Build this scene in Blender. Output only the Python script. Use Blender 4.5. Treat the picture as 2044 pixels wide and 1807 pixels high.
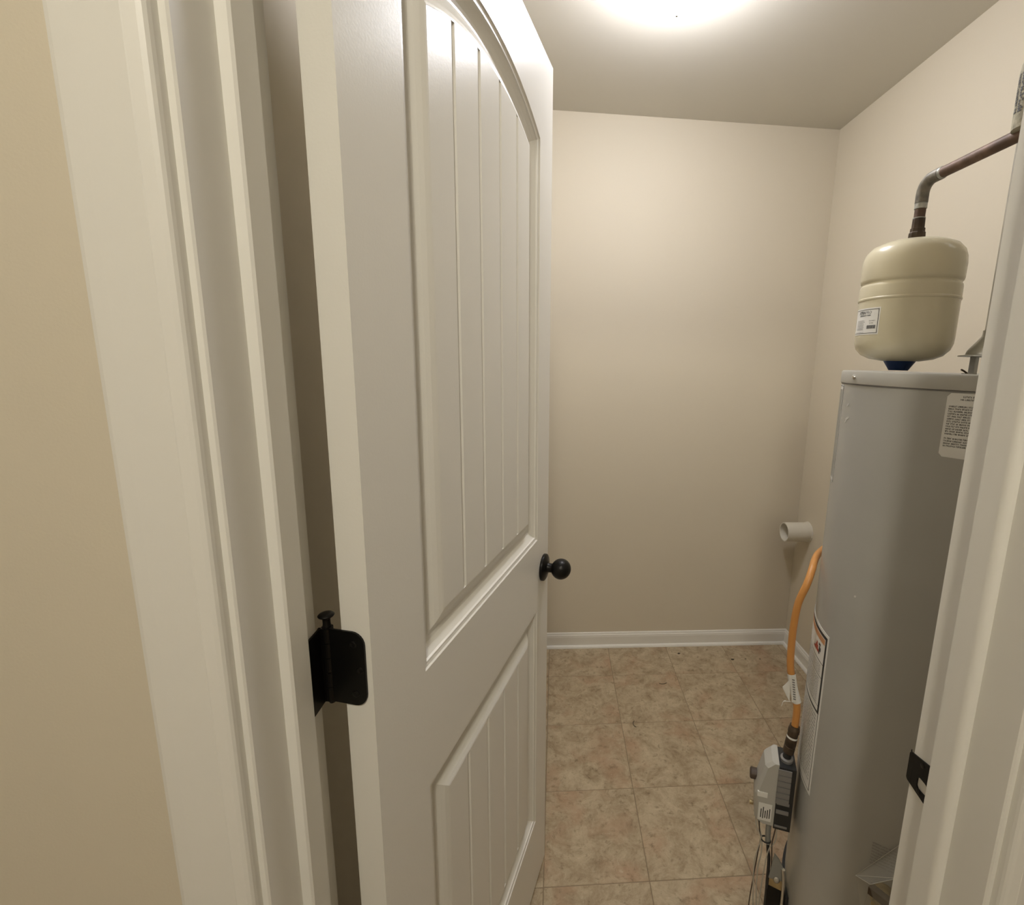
import bpy, bmesh, math, random
from mathutils import Matrix, Vector
from math import sin, cos, radians, pi, sqrt

random.seed(7)
for o in list(bpy.data.objects):
    bpy.data.objects.remove(o)
scene = bpy.context.scene
COL = scene.collection

# ------------------------------------------------------------------ camera
IMG_W, IMG_H = 2044.0, 1807.0
FPX, PX, PY = 950.683, 1183.515, 892.818
CAM = Vector((0.2562, -0.3776, 1.4198))
FWD = Vector((0.07875773, 0.98089795, -0.17786635))
RGT = Vector((0.99680482, -0.07510343, 0.02719617))
UPV = Vector((-0.01331829, 0.17943995, 0.98367877))
cd = bpy.data.cameras.new('camera')
cam = bpy.data.objects.new('camera', cd)
COL.objects.link(cam)
cd.sensor_fit = 'HORIZONTAL'
cd.sensor_width = 36.0
cd.lens = FPX / IMG_W * 36.0
cd.shift_x = (IMG_W / 2 - PX) / IMG_W
cd.shift_y = (PY - IMG_H / 2) / IMG_W
cd.clip_start = 0.02
cam.matrix_world = Matrix(((RGT.x, UPV.x, -FWD.x, CAM.x), (RGT.y, UPV.y, -FWD.y, CAM.y),
                           (RGT.z, UPV.z, -FWD.z, CAM.z), (0, 0, 0, 1)))
scene.camera = cam

# ------------------------------------------------------------------ world, view, light levels
w = bpy.data.worlds.new('world')
scene.world = w
w.use_nodes = True
w.node_tree.nodes['Background'].inputs[0].default_value = (0.8, 0.75, 0.65, 1)
w.node_tree.nodes['Background'].inputs[1].default_value = 0.02
vs = scene.view_settings
vs.view_transform = 'Standard'
vs.look = 'None'
vs.gamma = 1.0
vs.use_curve_mapping = False
vs.exposure = 0.0
ROOM_LAMP = 96.0
ROOM_LAMP_COL = (1.0, 1.0, 1.06)
HALL_LAMP = 150.0
HALL_LAMP_COL = (1.0, 0.94, 0.81)

# ------------------------------------------------------------------ dimensions (metres)
W, J = 0.716, 0.1166          # clear opening between jambs, jamb depth
XL, XR = -0.085, 1.4646        # closet side walls
D, H = 1.8076, 2.4326         # back wall, ceiling
STOP_A, STOP_B, STOP_S = 0.0477, 0.0803, 0.0108
HALL_Y, HALL_X0, HALL_X1 = -2.6, -2.2, 3.0
TILE, TX0, TY0 = 0.2942, 0.534, 0.6938

# ------------------------------------------------------------------ materials
def mat(name, col, rough=0.5, metal=0.0, bump=0.0, bscale=200.0, var=0.0, vscale=6.0, coat=0.0, spec=0.5):
    m = bpy.data.materials.new(name)
    m.use_nodes = True
    nt = m.node_tree
    b = nt.nodes['Principled BSDF']
    b.inputs['Base Color'].default_value = (*col, 1)
    b.inputs['Roughness'].default_value = rough
    b.inputs['Metallic'].default_value = metal
    b.inputs['Specular IOR Level'].default_value = spec
    b.inputs['Coat Weight'].default_value = coat
    tc = nt.nodes.new('ShaderNodeTexCoord')
    if bump > 0:
        n = nt.nodes.new('ShaderNodeTexNoise')
        n.inputs['Scale'].default_value = bscale
        n.inputs['Detail'].default_value = 3
        bp = nt.nodes.new('ShaderNodeBump')
        bp.inputs['Strength'].default_value = bump
        bp.inputs['Distance'].default_value = 0.001
        nt.links.new(tc.outputs['Object'], n.inputs['Vector'])
        nt.links.new(n.outputs['Fac'], bp.inputs['Height'])
        nt.links.new(bp.outputs['Normal'], b.inputs['Normal'])
    if var > 0:
        n = nt.nodes.new('ShaderNodeTexNoise')
        n.inputs['Scale'].default_value = vscale
        n.inputs['Detail'].default_value = 4
        r = nt.nodes.new('ShaderNodeValToRGB')
        r.color_ramp.elements[0].position = 0.35
        r.color_ramp.elements[1].position = 0.65
        r.color_ramp.elements[0].color = (*[c * (1 - var) for c in col], 1)
        r.color_ramp.elements[1].color = (*[min(1, c * (1 + var)) for c in col], 1)
        nt.links.new(tc.outputs['Object'], n.inputs['Vector'])
        nt.links.new(n.outputs['Fac'], r.inputs['Fac'])
        nt.links.new(r.outputs['Color'], b.inputs['Base Color'])
    return m

def emis(name, col, strength):
    m = bpy.data.materials.new(name)
    m.use_nodes = True
    nt = m.node_tree
    b = nt.nodes['Principled BSDF']
    b.inputs['Base Color'].default_value = (0.9, 0.9, 0.9, 1)
    b.inputs['Roughness'].default_value = 0.3
    b.inputs['Emission Color'].default_value = (*col, 1)
    b.inputs['Emission Strength'].default_value = strength
    return m

M = {}
M['wall'] = mat('wall_paint', (0.68, 0.615, 0.49), 0.62, bump=0.10, bscale=420, spec=0.3)
M['ceil'] = mat('ceiling_paint', (0.665, 0.635, 0.56), 0.75, bump=0.08, bscale=300, spec=0.3)
M['trim'] = mat('trim_paint', (0.82, 0.80, 0.74), 0.43, bump=0.06, bscale=260)
M['door'] = mat('door_paint', (0.82, 0.80, 0.74), 0.30, bump=0.10, bscale=330)
M['black'] = mat('oil_rubbed_black', (0.012, 0.011, 0.010), 0.38, metal=0.6, bump=0.05, bscale=500)
M['steel'] = mat('bright_steel', (0.62, 0.61, 0.58), 0.28, metal=1.0, bump=0.05, bscale=80)
M['galv'] = mat('galvanised_steel', (0.60, 0.61, 0.60), 0.33, metal=0.9, bump=0.1, bscale=60, var=0.12, vscale=30)
M['heater'] = mat('heater_grey', (0.42, 0.415, 0.385), 0.27, bump=0.03, bscale=150, var=0.04, vscale=4)
M['heatcap'] = mat('heater_cap', (0.44, 0.43, 0.39), 0.36, bump=0.03, bscale=150)
M['tank'] = mat('tank_tan', (0.66, 0.605, 0.44), 0.27, bump=0.04, bscale=120, var=0.05, vscale=9)
M['blue'] = mat('blue_plastic', (0.02, 0.05, 0.16), 0.4)
M['copper'] = mat('aged_copper', (0.165, 0.105, 0.075), 0.58, metal=0.35, bump=0.2, bscale=90, var=0.35, vscale=28)
M['solder'] = mat('solder_flux', (0.42, 0.42, 0.38), 0.45, metal=0.4, bump=0.3, bscale=120, var=0.3, vscale=60)
M['flux'] = mat('flux_stained_copper', (0.17, 0.155, 0.125), 0.5, metal=0.45, bump=0.3, bscale=100, var=0.45, vscale=55)
M['brown'] = mat('brown_fitting', (0.085, 0.06, 0.04), 0.5, metal=0.5, bump=0.3, bscale=110, var=0.3, vscale=40)
M['foam'] = mat('pipe_foam', (0.42, 0.39, 0.29), 0.85, bump=0.8, bscale=380, var=0.2, vscale=90)
M['orange'] = mat('orange_coating', (0.60, 0.275, 0.075), 0.42, bump=0.3, bscale=260)
M['pvc'] = mat('white_pvc', (0.70, 0.66, 0.56), 0.38, var=0.04, vscale=12)
M['label'] = mat('label_white', (0.78, 0.77, 0.73), 0.5)
M['ink'] = mat('label_ink', (0.03, 0.03, 0.03), 0.6)
M['inkgrey'] = mat('label_ink_grey', (0.22, 0.21, 0.20), 0.6)
M['inkorange'] = mat('label_orange', (0.60, 0.30, 0.14), 0.6)
M['inkred'] = mat('label_red', (0.42, 0.07, 0.04), 0.6)
M['plate'] = mat('rating_plate', (0.30, 0.31, 0.29), 0.3, metal=0.3)
M['valveblk'] = mat('valve_black', (0.016, 0.017, 0.018), 0.42, bump=0.05, bscale=200)
M['valvegry'] = mat('valve_cover_grey', (0.46, 0.45, 0.41), 0.45)
M['brass'] = mat('brass', (0.44, 0.36, 0.21), 0.34, metal=0.9, var=0.15, vscale=40)
M['wire'] = mat('wire_white', (0.48, 0.45, 0.38), 0.5)
M['wirered'] = mat('wire_brown', (0.06, 0.04, 0.028), 0.5)
M['teflon'] = mat('sealing_tape', (0.75, 0.74, 0.70), 0.6)
M['grout'] = mat('floor_joint', (0.27, 0.205, 0.13), 0.7, bump=0.2, bscale=200)
M['hallfloor'] = mat('hall_floor', (0.30, 0.22, 0.14), 0.5, var=0.15, vscale=8)
M['thread'] = mat('dark_thread', (0.06, 0.045, 0.025), 0.7)
M['scuff'] = mat('dried_adhesive', (0.60, 0.59, 0.54), 0.5, bump=0.5, bscale=500)
M['seal'] = mat('caulk', (0.70, 0.66, 0.56), 0.6)
M['globe'] = emis('lamp_glass', ROOM_LAMP_COL, ROOM_LAMP)
M['hallglobe'] = emis('hall_lamp_glass', HALL_LAMP_COL, HALL_LAMP)

def tile_material():
    m = bpy.data.materials.new('vinyl_tile')
    m.use_nodes = True
    nt = m.node_tree
    b = nt.nodes['Principled BSDF']
    b.inputs['Roughness'].default_value = 0.42
    b.inputs['Specular IOR Level'].default_value = 0.35
    N = nt.nodes.new
    L = nt.links.new
    geo = N('ShaderNodeNewGeometry')
    oi = N('ShaderNodeObjectInfo')
    mul = N('ShaderNodeVectorMath'); mul.operation = 'SCALE'
    comb = N('ShaderNodeCombineXYZ')
    L(oi.outputs['Random'], comb.inputs[0]); L(oi.outputs['Random'], comb.inputs[1]); L(oi.outputs['Random'], comb.inputs[2])
    L(comb.outputs[0], mul.inputs[0]); mul.inputs['Scale'].default_value = 17.0
    add = N('ShaderNodeVectorMath'); add.operation = 'ADD'
    L(geo.outputs['Position'], add.inputs[0]); L(mul.outputs[0], add.inputs[1])
    # warp
    wn = N('ShaderNodeTexNoise'); wn.inputs['Scale'].default_value = 9; wn.inputs['Detail'].default_value = 3
    L(add.outputs[0], wn.inputs['Vector'])
    wv = N('ShaderNodeVectorMath'); wv.operation = 'SCALE'; wv.inputs['Scale'].default_value = 0.06
    L(wn.outputs['Color'], wv.inputs[0])
    ad2 = N('ShaderNodeVectorMath'); ad2.operation = 'ADD'
    L(add.outputs[0], ad2.inputs[0]); L(wv.outputs[0], ad2.inputs[1])
    n1 = N('ShaderNodeTexNoise'); n1.inputs['Scale'].default_value = 15; n1.inputs['Detail'].default_value = 10; n1.inputs['Roughness'].default_value = 0.78; n1.inputs['Distortion'].default_value = 0.35
    L(ad2.outputs[0], n1.inputs['Vector'])
    r1 = N('ShaderNodeValToRGB')
    e = r1.color_ramp.elements
    e[0].position = 0.30; e[0].color = (0.25, 0.185, 0.11, 1)
    e[1].position = 0.70; e[1].color = (0.60, 0.51, 0.36, 1)
    k = e.new(0.43); k.color = (0.385, 0.30, 0.195, 1)
    k = e.new(0.56); k.color = (0.50, 0.41, 0.28, 1)
    L(n1.outputs['Fac'], r1.inputs['Fac'])
    # rosy patches
    n2 = N('ShaderNodeTexNoise'); n2.inputs['Scale'].default_value = 7; n2.inputs['Detail'].default_value = 4
    ad3 = N('ShaderNodeVectorMath'); ad3.operation = 'ADD'; ad3.inputs[1].default_value = (5.3, 2.1, 7.7)
    L(ad2.outputs[0], ad3.inputs[0]); L(ad3.outputs[0], n2.inputs['Vector'])
    r2 = N('ShaderNodeValToRGB'); r2.color_ramp.elements[0].position = 0.50; r2.color_ramp.elements[1].position = 0.68
    L(n2.outputs['Fac'], r2.inputs['Fac'])
    mx = N('ShaderNodeMixRGB'); mx.inputs[2].default_value = (0.44, 0.285, 0.18, 1)
    sc = N('ShaderNodeMath'); sc.operation = 'MULTIPLY'; sc.inputs[1].default_value = 0.65
    L(r2.outputs['Color'], sc.inputs[0]); L(sc.outputs[0], mx.inputs[0]); L(r1.outputs['Color'], mx.inputs[1])
    # dark veins and pits
    n3 = N('ShaderNodeTexNoise'); n3.inputs['Scale'].default_value = 55; n3.inputs['Detail'].default_value = 5; n3.inputs['Roughness'].default_value = 0.7
    L(ad2.outputs[0], n3.inputs['Vector'])
    r3 = N('ShaderNodeValToRGB'); r3.color_ramp.elements[0].position = 0.31; r3.color_ramp.elements[1].position = 0.45
    r3.color_ramp.elements[0].color = (1, 1, 1, 1); r3.color_ramp.elements[1].color = (0, 0, 0, 1)
    L(n3.outputs['Fac'], r3.inputs['Fac'])
    sc3 = N('ShaderNodeMath'); sc3.operation = 'MULTIPLY'; sc3.inputs[1].default_value = 0.6
    L(r3.outputs['Color'], sc3.inputs[0])
    mx2 = N('ShaderNodeMixRGB'); mx2.inputs[2].default_value = (0.15, 0.105, 0.055, 1)
    L(sc3.outputs[0], mx2.inputs[0]); L(mx.outputs[0], mx2.inputs[1])
    # light chips
    r4 = N('ShaderNodeValToRGB'); r4.color_ramp.elements[0].position = 0.62; r4.color_ramp.elements[1].position = 0.74
    L(n3.outputs['Fac'], r4.inputs['Fac'])
    sc4 = N('ShaderNodeMath'); sc4.operation = 'MULTIPLY'; sc4.inputs[1].default_value = 0.5
    L(r4.outputs['Color'], sc4.inputs[0])
    mx3 = N('ShaderNodeMixRGB'); mx3.inputs[2].default_value = (0.68, 0.60, 0.45, 1)
    L(sc4.outputs[0], mx3.inputs[0]); L(mx2.outputs[0], mx3.inputs[1])
    L(mx3.outputs[0], b.inputs['Base Color'])
    bp = N('ShaderNodeBump'); bp.inputs['Strength'].default_value = 0.25; bp.inputs['Distance'].default_value = 0.0008
    L(n3.outputs['Fac'], bp.inputs['Height']); L(bp.outputs['Normal'], b.inputs['Normal'])
    return m
M['tile'] = tile_material()

def film_material():
    m = bpy.data.materials.new('clear_film')
    m.use_nodes = True
    nt = m.node_tree
    b = nt.nodes['Principled BSDF']
    b.inputs['Base Color'].default_value = (0.75, 0.72, 0.62, 1)
    b.inputs['Roughness'].default_value = 0.18
    b.inputs['Alpha'].default_value = 0.16
    n = nt.nodes.new('ShaderNodeTexNoise'); n.inputs['Scale'].default_value = 60
    bp = nt.nodes.new('ShaderNodeBump'); bp.inputs['Strength'].default_value = 0.6; bp.inputs['Distance'].default_value = 0.003
    nt.links.new(n.outputs['Fac'], bp.inputs['Height'])
    nt.links.new(bp.outputs['Normal'], b.inputs['Normal'])
    return m
M['film'] = film_material()
M['film_edge'] = mat('film_edge', (0.50, 0.48, 0.42), 0.25)

# ------------------------------------------------------------------ object helpers
ORG = {}
def org(o):
    return ORG.get(o.name, Vector((0, 0, 0)))

def thing(name, label, cat, loc, group=None, kind=None):
    o = bpy.data.objects.new(name, None)
    o.empty_display_size = 0.05
    COL.objects.link(o)
    o.location = loc
    o['label'] = label
    if cat: o['category'] = cat
    if group: o['group'] = group
    if kind: o['kind'] = kind
    ORG[o.name] = Vector(loc)
    return o

def obj(name, bm, m, parent=None, smooth=False, loc=None, label=None, cat=None, kind=None, group=None, angle=None):
    """link a bmesh built in world coordinates; parent origins are subtracted"""
    bmesh.ops.recalc_face_normals(bm, faces=bm.faces[:])
    off = org(parent) if parent else (Vector(loc) if loc else Vector((0, 0, 0)))
    me = bpy.data.meshes.new(name)
    bmesh.ops.translate(bm, verts=bm.verts[:], vec=-off)
    bm.to_mesh(me)
    bm.free()
    me.materials.append(M[m] if isinstance(m, str) else m)
    o = bpy.data.objects.new(name, me)
    COL.objects.link(o)
    if parent:
        o.parent = parent
        ORG[o.name] = off
    elif loc:
        o.location = loc
        ORG[o.name] = Vector(loc)
    if smooth:
        for p in me.polygons: p.use_smooth = True
        if angle is None: angle = 40
        me.set_sharp_from_angle(angle=radians(angle))
    if label: o['label'] = label
    if cat: o['category'] = cat
    if kind: o['kind'] = kind
    if group: o['group'] = group
    return o

def box(bm, x0, x1, y0, y1, z0, z1):
    v = [bm.verts.new(p) for p in ((x0, y0, z0), (x1, y0, z0), (x1, y1, z0), (x0, y1, z0),
                                   (x0, y0, z1), (x1, y0, z1), (x1, y1, z1), (x0, y1, z1))]
    for f in ((0, 3, 2, 1), (4, 5, 6, 7), (0, 1, 5, 4), (1, 2, 6, 5), (2, 3, 7, 6), (3, 0, 4, 7)):
        bm.faces.new([v[i] for i in f])
    return v

def obox(bm, c, ax, ay, az):
    """box from centre and three half-axis vectors"""
    c = Vector(c); ax = Vector(ax); ay = Vector(ay); az = Vector(az)
    v = [bm.verts.new(c + sx * ax + sy * ay + sz * az) for sz in (-1, 1) for sx, sy in ((-1, -1), (1, -1), (1, 1), (-1, 1))]
    for f in ((0, 3, 2, 1), (4, 5, 6, 7), (0, 1, 5, 4), (1, 2, 6, 5), (2, 3, 7, 6), (3, 0, 4, 7)):
        bm.faces.new([v[i] for i in f])
    return v

def loft(bm, rings, closed=True, cap0=True, cap1=True):
    vr = [[bm.verts.new(p) for p in r] for r in rings]
    n = len(vr[0])
    for a, b in zip(vr, vr[1:]):
        for i in range(n if closed else n - 1):
            j = (i + 1) % n
            bm.faces.new((a[i], a[j], b[j], b[i]))
    if cap0: bm.faces.new(vr[0][::-1])
    if cap1: bm.faces.new(vr[-1])
    return vr

def prism(bm, prof, p0, p1):
    """profile given as function of end parameter: prof(k) -> list of points, k=0/1"""
    loft(bm, [prof(p0), prof(p1)])

def extr_z(bm, poly, z0, z1):
    loft(bm, [[(x, y, z0) for x, y in poly], [(x, y, z1) for x, y in poly]])

def lathe(bm, prof, c, axis=(0, 0, 1), seg=48, capped=True):
    """prof: list of (r, h) along axis from c"""
    a = Vector(axis).normalized()
    t = Vector((1, 0, 0)) if abs(a.x) < 0.9 else Vector((0, 1, 0))
    u = a.cross(t).normalized(); v = a.cross(u)
    c = Vector(c)
    rings = []
    for r, h in prof:
        r = max(r, 1e-5)
        rings.append([c + a * h + (u * cos(2 * pi * i / seg) + v * sin(2 * pi * i / seg)) * r for i in range(seg)])
    loft(bm, rings, True, capped, capped)

def catmull(pts, sub=8):
    P = [Vector(p) for p in pts]
    out = []
    for i in range(len(P) - 1):
        p0 = P[max(i - 1, 0)]; p1 = P[i]; p2 = P[i + 1]; p3 = P[min(i + 2, len(P) - 1)]
        for k in range(sub):
            t = k / sub
            out.append(0.5 * ((2 * p1) + (-p0 + p2) * t + (2 * p0 - 5 * p1 + 4 * p2 - p3) * t * t + (-p0 + 3 * p1 - 3 * p2 + p3) * t ** 3))
    out.append(P[-1])
    return out

def tube(bm, pts, r, seg=16, rf=None, caps=True):
    P = [Vector(p) for p in pts]
    rings = []
    prev = None
    for i, p in enumerate(P):
        d = (P[min(i + 1, len(P) - 1)] - P[max(i - 1, 0)]).normalized()
        if prev is None:
            t = Vector((0, 0, 1)) if abs(d.z) < 0.9 else Vector((1, 0, 0))
            u = d.cross(t).normalized()
        else:
            u = (prev - d * prev.dot(d)).normalized()
        prev = u
        v = d.cross(u)
        rr = rf(i / max(1, len(P) - 1)) if rf else r
        rings.append([p + (u * cos(2 * pi * k / seg) + v * sin(2 * pi * k / seg)) * rr for k in range(seg)])
    loft(bm, rings, True, caps, caps)

def cyl_patch(bm, c, R, az0, az1, z0, z1, th=0.0006, step=3.0, rc=0.0):
    """thin curved plate lying on a vertical cylinder (azimuth in degrees)"""
    n = max(1, int(abs(az1 - az0) / step + 0.999))
    fr, bk = [], []
    for i in range(n + 1):
        az = az0 + (az1 - az0) * i / n
        s = min(abs(az - az0), abs(az1 - az)) * pi / 180 * R
        cut = 0.0
        if rc > 0 and s < rc:
            cut = rc - sqrt(max(0, rc * rc - (rc - s) ** 2))
        a = radians(az)
        for lst, r in ((fr, R + th), (bk, R)):
            lst.append((Vector((c[0] + r * cos(a), c[1] + r * sin(a), z0 + cut)), Vector((c[0] + r * cos(a), c[1] + r * sin(a), z1 - cut))))
    F = [(bm.verts.new(a), bm.verts.new(b)) for a, b in fr]
    Bk = [(bm.verts.new(a), bm.verts.new(b)) for a, b in bk]
    for i in range(n):
        bm.faces.new((F[i][0], F[i + 1][0], F[i + 1][1], F[i][1]))
        bm.faces.new((Bk[i][0], Bk[i][1], Bk[i + 1][1], Bk[i + 1][0]))
        bm.faces.new((F[i][0], Bk[i][0], Bk[i + 1][0], F[i + 1][0]))
        bm.faces.new((F[i][1], F[i + 1][1], Bk[i + 1][1], Bk[i][1]))
    bm.faces.new((F[0][0], F[0][1], Bk[0][1], Bk[0][0]))
    bm.faces.new((F[n][0], Bk[n][0], Bk[n][1], F[n][1]))

def cyl_quad(bm, c, R, az0, az1, z0, z1, slope=0.0):
    vs_ = []
    for az, z in ((az0, z0), (az1, z0 + slope), (az1, z1 + slope), (az0, z1)):
        a = radians(az)
        vs_.append(bm.verts.new((c[0] + R * cos(a), c[1] + R * sin(a), z)))
    bm.faces.new(vs_)

def text_rows(bm, c, R, az0, az1, ztop, rows, pitch, hgt, rng, fill=1.0, slope=0.0):
    """rows of small printed characters around a cylinder (direction az0 -> az1)"""
    sgn = 1 if az1 > az0 else -1
    cw = hgt * 0.62
    da = cw / R * 180 / pi
    for r in range(rows):
        az = az0
        z = ztop - r * pitch
        end = az0 + (az1 - az0) * (rng.uniform(0.82, 1.0) * fill)
        while (end - az) * sgn > da:
            for _ in range(rng.randint(2, 8)):
                if (end - az) * sgn < da: break
                k = rng.random()
                s = slope * abs(az - az0)
                # a character: two strokes
                cyl_quad(bm, c, R, az, az + sgn * da * 0.28, z - hgt + s, z + s)
                bar = rng.choice((0.22, 0.6, 1.0))
                if k < 0.6:
                    cyl_quad(bm, c, R, az + sgn * da * 0.28, az + sgn * da * 0.72, z - hgt * bar + s, z - hgt * bar + hgt * 0.22 + s)
                else:
                    cyl_quad(bm, c, R, az + sgn * da * 0.5, az + sgn * da * 0.74, z - hgt + s, z - hgt * rng.choice((0, 0.3)) + s)
                az += sgn * da
            az += sgn * da * 0.7

def font_on_cyl(bm, txt, c, R, az_start, sgn, zbase, size, bold=0.0, slope=0.0):
    cu = bpy.data.curves.new('lettering', 'FONT')
    cu.body = txt
    cu.size = size
    cu.offset = bold
    cu.resolution_u = 2
    t = bpy.data.objects.new('lettering', cu)
    COL.objects.link(t)
    dg = bpy.context.evaluated_depsgraph_get()
    me = t.evaluated_get(dg).to_mesh()
    base = len(bm.verts)
    vv = []
    for v in me.vertices:
        az = radians(az_start) + sgn * v.co.x / R
        vv.append(bm.verts.new((c[0] + R * cos(az), c[1] + R * sin(az), zbase + v.co.y + slope * v.co.x)))
    for p in me.polygons:
        try: bm.faces.new([vv[i] for i in p.vertices])
        except ValueError: pass
    bpy.data.objects.remove(t)
    bpy.data.curves.remove(cu)

# ================================================================== THE SHELL
def structure(name, bm, m, label, cat=None, **k):
    return obj(name, bm, m, label=label, cat=cat, kind='structure', **k)

bm = bmesh.new(); box(bm, XL - 0.1, XR + 0.1, D, D + 0.1, 0, H)
structure('wall_back', bm, 'wall', 'beige painted wall facing the doorway behind the open door', 'wall')
bm = bmesh.new(); box(bm, XR, XR + 0.1, J, D, 0, H)
structure('wall_right', bm, 'wall', 'beige painted wall behind the water heater', 'wall')
bm = bmesh.new(); box(bm, XL - 0.1, XL, J, D, 0, H)
structure('wall_left', bm, 'wall', 'beige painted wall seen through the gap at the door hinge', 'wall')
bm = bmesh.new()
box(bm, HALL_X0, -0.019, 0, J, 0, H)
box(bm, W + 0.019, HALL_X1, 0, J, 0, H)
box(bm, -0.019, W + 0.019, 0, J, 2.06, H)
structure('wall_front', bm, 'wall', 'beige painted hall wall around the door casing', 'wall')
bm = bmesh.new(); box(bm, XL - 0.1, XR + 0.1, J, D + 0.1, H, H + 0.1)
structure('ceiling', bm, 'ceil', 'off-white flat ceiling around the round lamp', 'ceiling')
# the hall the photograph was taken from
bm = bmesh.new(); box(bm, HALL_X0 - .1, HALL_X1 + .1, HALL_Y - 0.1, HALL_Y, 0, H)
structure('wall_hall_back', bm, 'wall', 'beige painted wall on the far side of the hall', 'wall')
bm = bmesh.new(); box(bm, HALL_X0 - 0.1, HALL_X0, HALL_Y, J, 0, H)
structure('wall_hall_left', bm, 'wall', 'beige painted end wall of the hall beside the hinge side', 'wall')
bm = bmesh.new(); box(bm, HALL_X1, HALL_X1 + 0.1, HALL_Y, J, 0, H)
structure('wall_hall_right', bm, 'wall', 'beige painted end wall of the hall beside the latch side', 'wall')
bm = bmesh.new(); box(bm, HALL_X0 - .1, HALL_X1 + .1, HALL_Y - .1, J, H, H + 0.1)
structure('ceiling_hall', bm, 'ceil', 'off-white ceiling of the hall', 'ceiling')
bm = bmesh.new(); box(bm, HALL_X0 - .1, HALL_X1 + .1, HALL_Y - .1, 0.02, -0.1, 0)
structure('floor_hall', bm, 'hallfloor', 'brown floor of the hall in front of the doorway', 'floor')

# floor of the closet: joint bed plus single tiles
bm = bmesh.new(); box(bm, XL - 0.1, XR + 0.1, 0.02, D + 0.1, -0.1, -0.0012)
floor = structure('floor', bm, 'grout', 'beige mottled vinyl tile floor with thin joints', 'floor')
FULL = None
GAP = 0.0011
def tile_mesh(x0, x1, y0, y1):
    b = bmesh.new()
    c = 0.0009
    loft(b, [[(x0, y0, -0.004), (x1, y0, -0.004), (x1, y1, -0.004), (x0, y1, -0.004)],
             [(x0, y0, -c), (x1, y0, -c), (x1, y1, -c), (x0, y1, -c)],
             [(x0 + c, y0 + c, 0), (x1 - c, y0 + c, 0), (x1 - c, y1 - c, 0), (x0 + c, y1 - c, 0)]])
    me = bpy.data.meshes.new('tile')
    bmesh.ops.recalc_face_normals(b, faces=b.faces[:])
    b.to_mesh(me); b.free()
    me.materials.append(M['tile'])
    return me
for i in range(-3, 5):
    for k in range(-3, 5):
        x0 = max(TX0 + i * TILE, XL); x1 = min(TX0 + (i + 1) * TILE, XR)
        y0 = max(TY0 + k * TILE, 0.02); y1 = min(TY0 + (k + 1) * TILE, D)
        if x1 - x0 < 0.01 or y1 - y0 < 0.01: continue
        cx, cy = (x0 + x1) / 2, (y0 + y1) / 2
        full = abs(x1 - x0 - TILE) < 1e-6 and abs(y1 - y0 - TILE) < 1e-6
        if full:
            if FULL is None: FULL = tile_mesh(-TILE / 2 + GAP, TILE / 2 - GAP, -TILE / 2 + GAP, TILE / 2 - GAP)
            me = FULL
        else:
            me = tile_mesh(x0 - cx + GAP, x1 - cx - GAP, y0 - cy + GAP, y1 - cy - GAP)
        t = bpy.data.objects.new('tile', me)
        COL.objects.link(t)
        t.parent = floor
        t.location = (cx, cy, 0)

# ---- baseboards with shoe moulding
BP = [(0, 0), (0.0105, 0), (0.0105, 0.056), (0.0095, 0.060), (0.0095, 0.064), (0.0065, 0.069), (0.0055, 0.0745), (0.003, 0.078), (0, 0.078)]
SP = [(0.0105, 0)] + [(0.0105 + 0.0105 * cos(radians(a)), 0.014 * sin(radians(a))) for a in range(0, 91, 15)]
def baseboard(name, label, f):
    b = bmesh.new(); loft(b, [[f(0, d, z) for d, z in BP], [f(1, d, z) for d, z in BP]])
    o = structure(name, b, 'trim', label, 'baseboard')
    b = bmesh.new(); loft(b, [[f(0, d, z) for d, z in SP], [f(1, d, z) for d, z in SP]])
    obj('shoe_molding', b, 'trim', o, smooth=True)
    return o
baseboard('baseboard_back', 'white baseboard with shoe molding along the wall facing the doorway',
          lambda k, d, z: (XL + d if k == 0 else XR - d, D - d, z))
baseboard('baseboard_right', 'white baseboard with shoe molding behind the orange gas hose',
          lambda k, d, z: (XR - d, J if k == 0 else D - d, z))
baseboard('baseboard_left', 'white baseboard hidden behind the open door',
          lambda k, d, z: (XL + d, J if k == 0 else D - d, z))

# ---- door frame: jambs, stops, casings
ZTOP = 2.042
CAS = [(-0.0644, 0.0), (-0.0644, -0.0125), (-0.0630, -0.0145), (-0.0600, -0.0152), (-0.0500, -0.0152), (-0.0190, -0.0143),
       (-0.0184, -0.0139), (-0.0110, -0.0122), (-0.0082, -0.0108), (-0.0067, -0.0088), (-0.0061, -0.0060), (-0.0061, 0.0)]
def mir(p): return (W - p[0], p[1])
bm = bmesh.new(); extr_z(bm, CAS, 0, ZTOP + 0.0061)
structure('trim_1', bm, 'trim', 'white painted door casing on the hinge side of the opening', 'trim')
bm = bmesh.new(); extr_z(bm, [mir(p) for p in CAS], 0, ZTOP + 0.0061)
structure('trim_2', bm, 'trim', 'white painted door casing on the strike plate side', 'trim')
bm = bmesh.new()
loft(bm, [[(-0.0644, y, ZTOP - x) for x, y in CAS], [(W + 0.0644, y, ZTOP - x) for x, y in CAS]])
structure('trim_3', bm, 'trim', 'white painted head casing above the doorway', 'trim')
e_ = 0.0015
JB = [(-0.018, 0.0), (-e_, 0.0), (0, e_), (0, J - e_), (-e_, J), (-0.018, J)]
STP = [(0, STOP_A), (STOP_S - 0.002, STOP_A), (STOP_S, STOP_A + 0.002), (STOP_S, STOP_B - 0.001), (STOP_S - .001, STOP_B), (0, STOP_B)]
bm = bmesh.new(); extr_z(bm, JB, 0, ZTOP)
jl = structure('trim_4', bm, 'trim', 'white painted hinge jamb of the doorway', 'door jamb')
bm = bmesh.new(); extr_z(bm, STP, 0, ZTOP - STOP_S)
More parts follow.
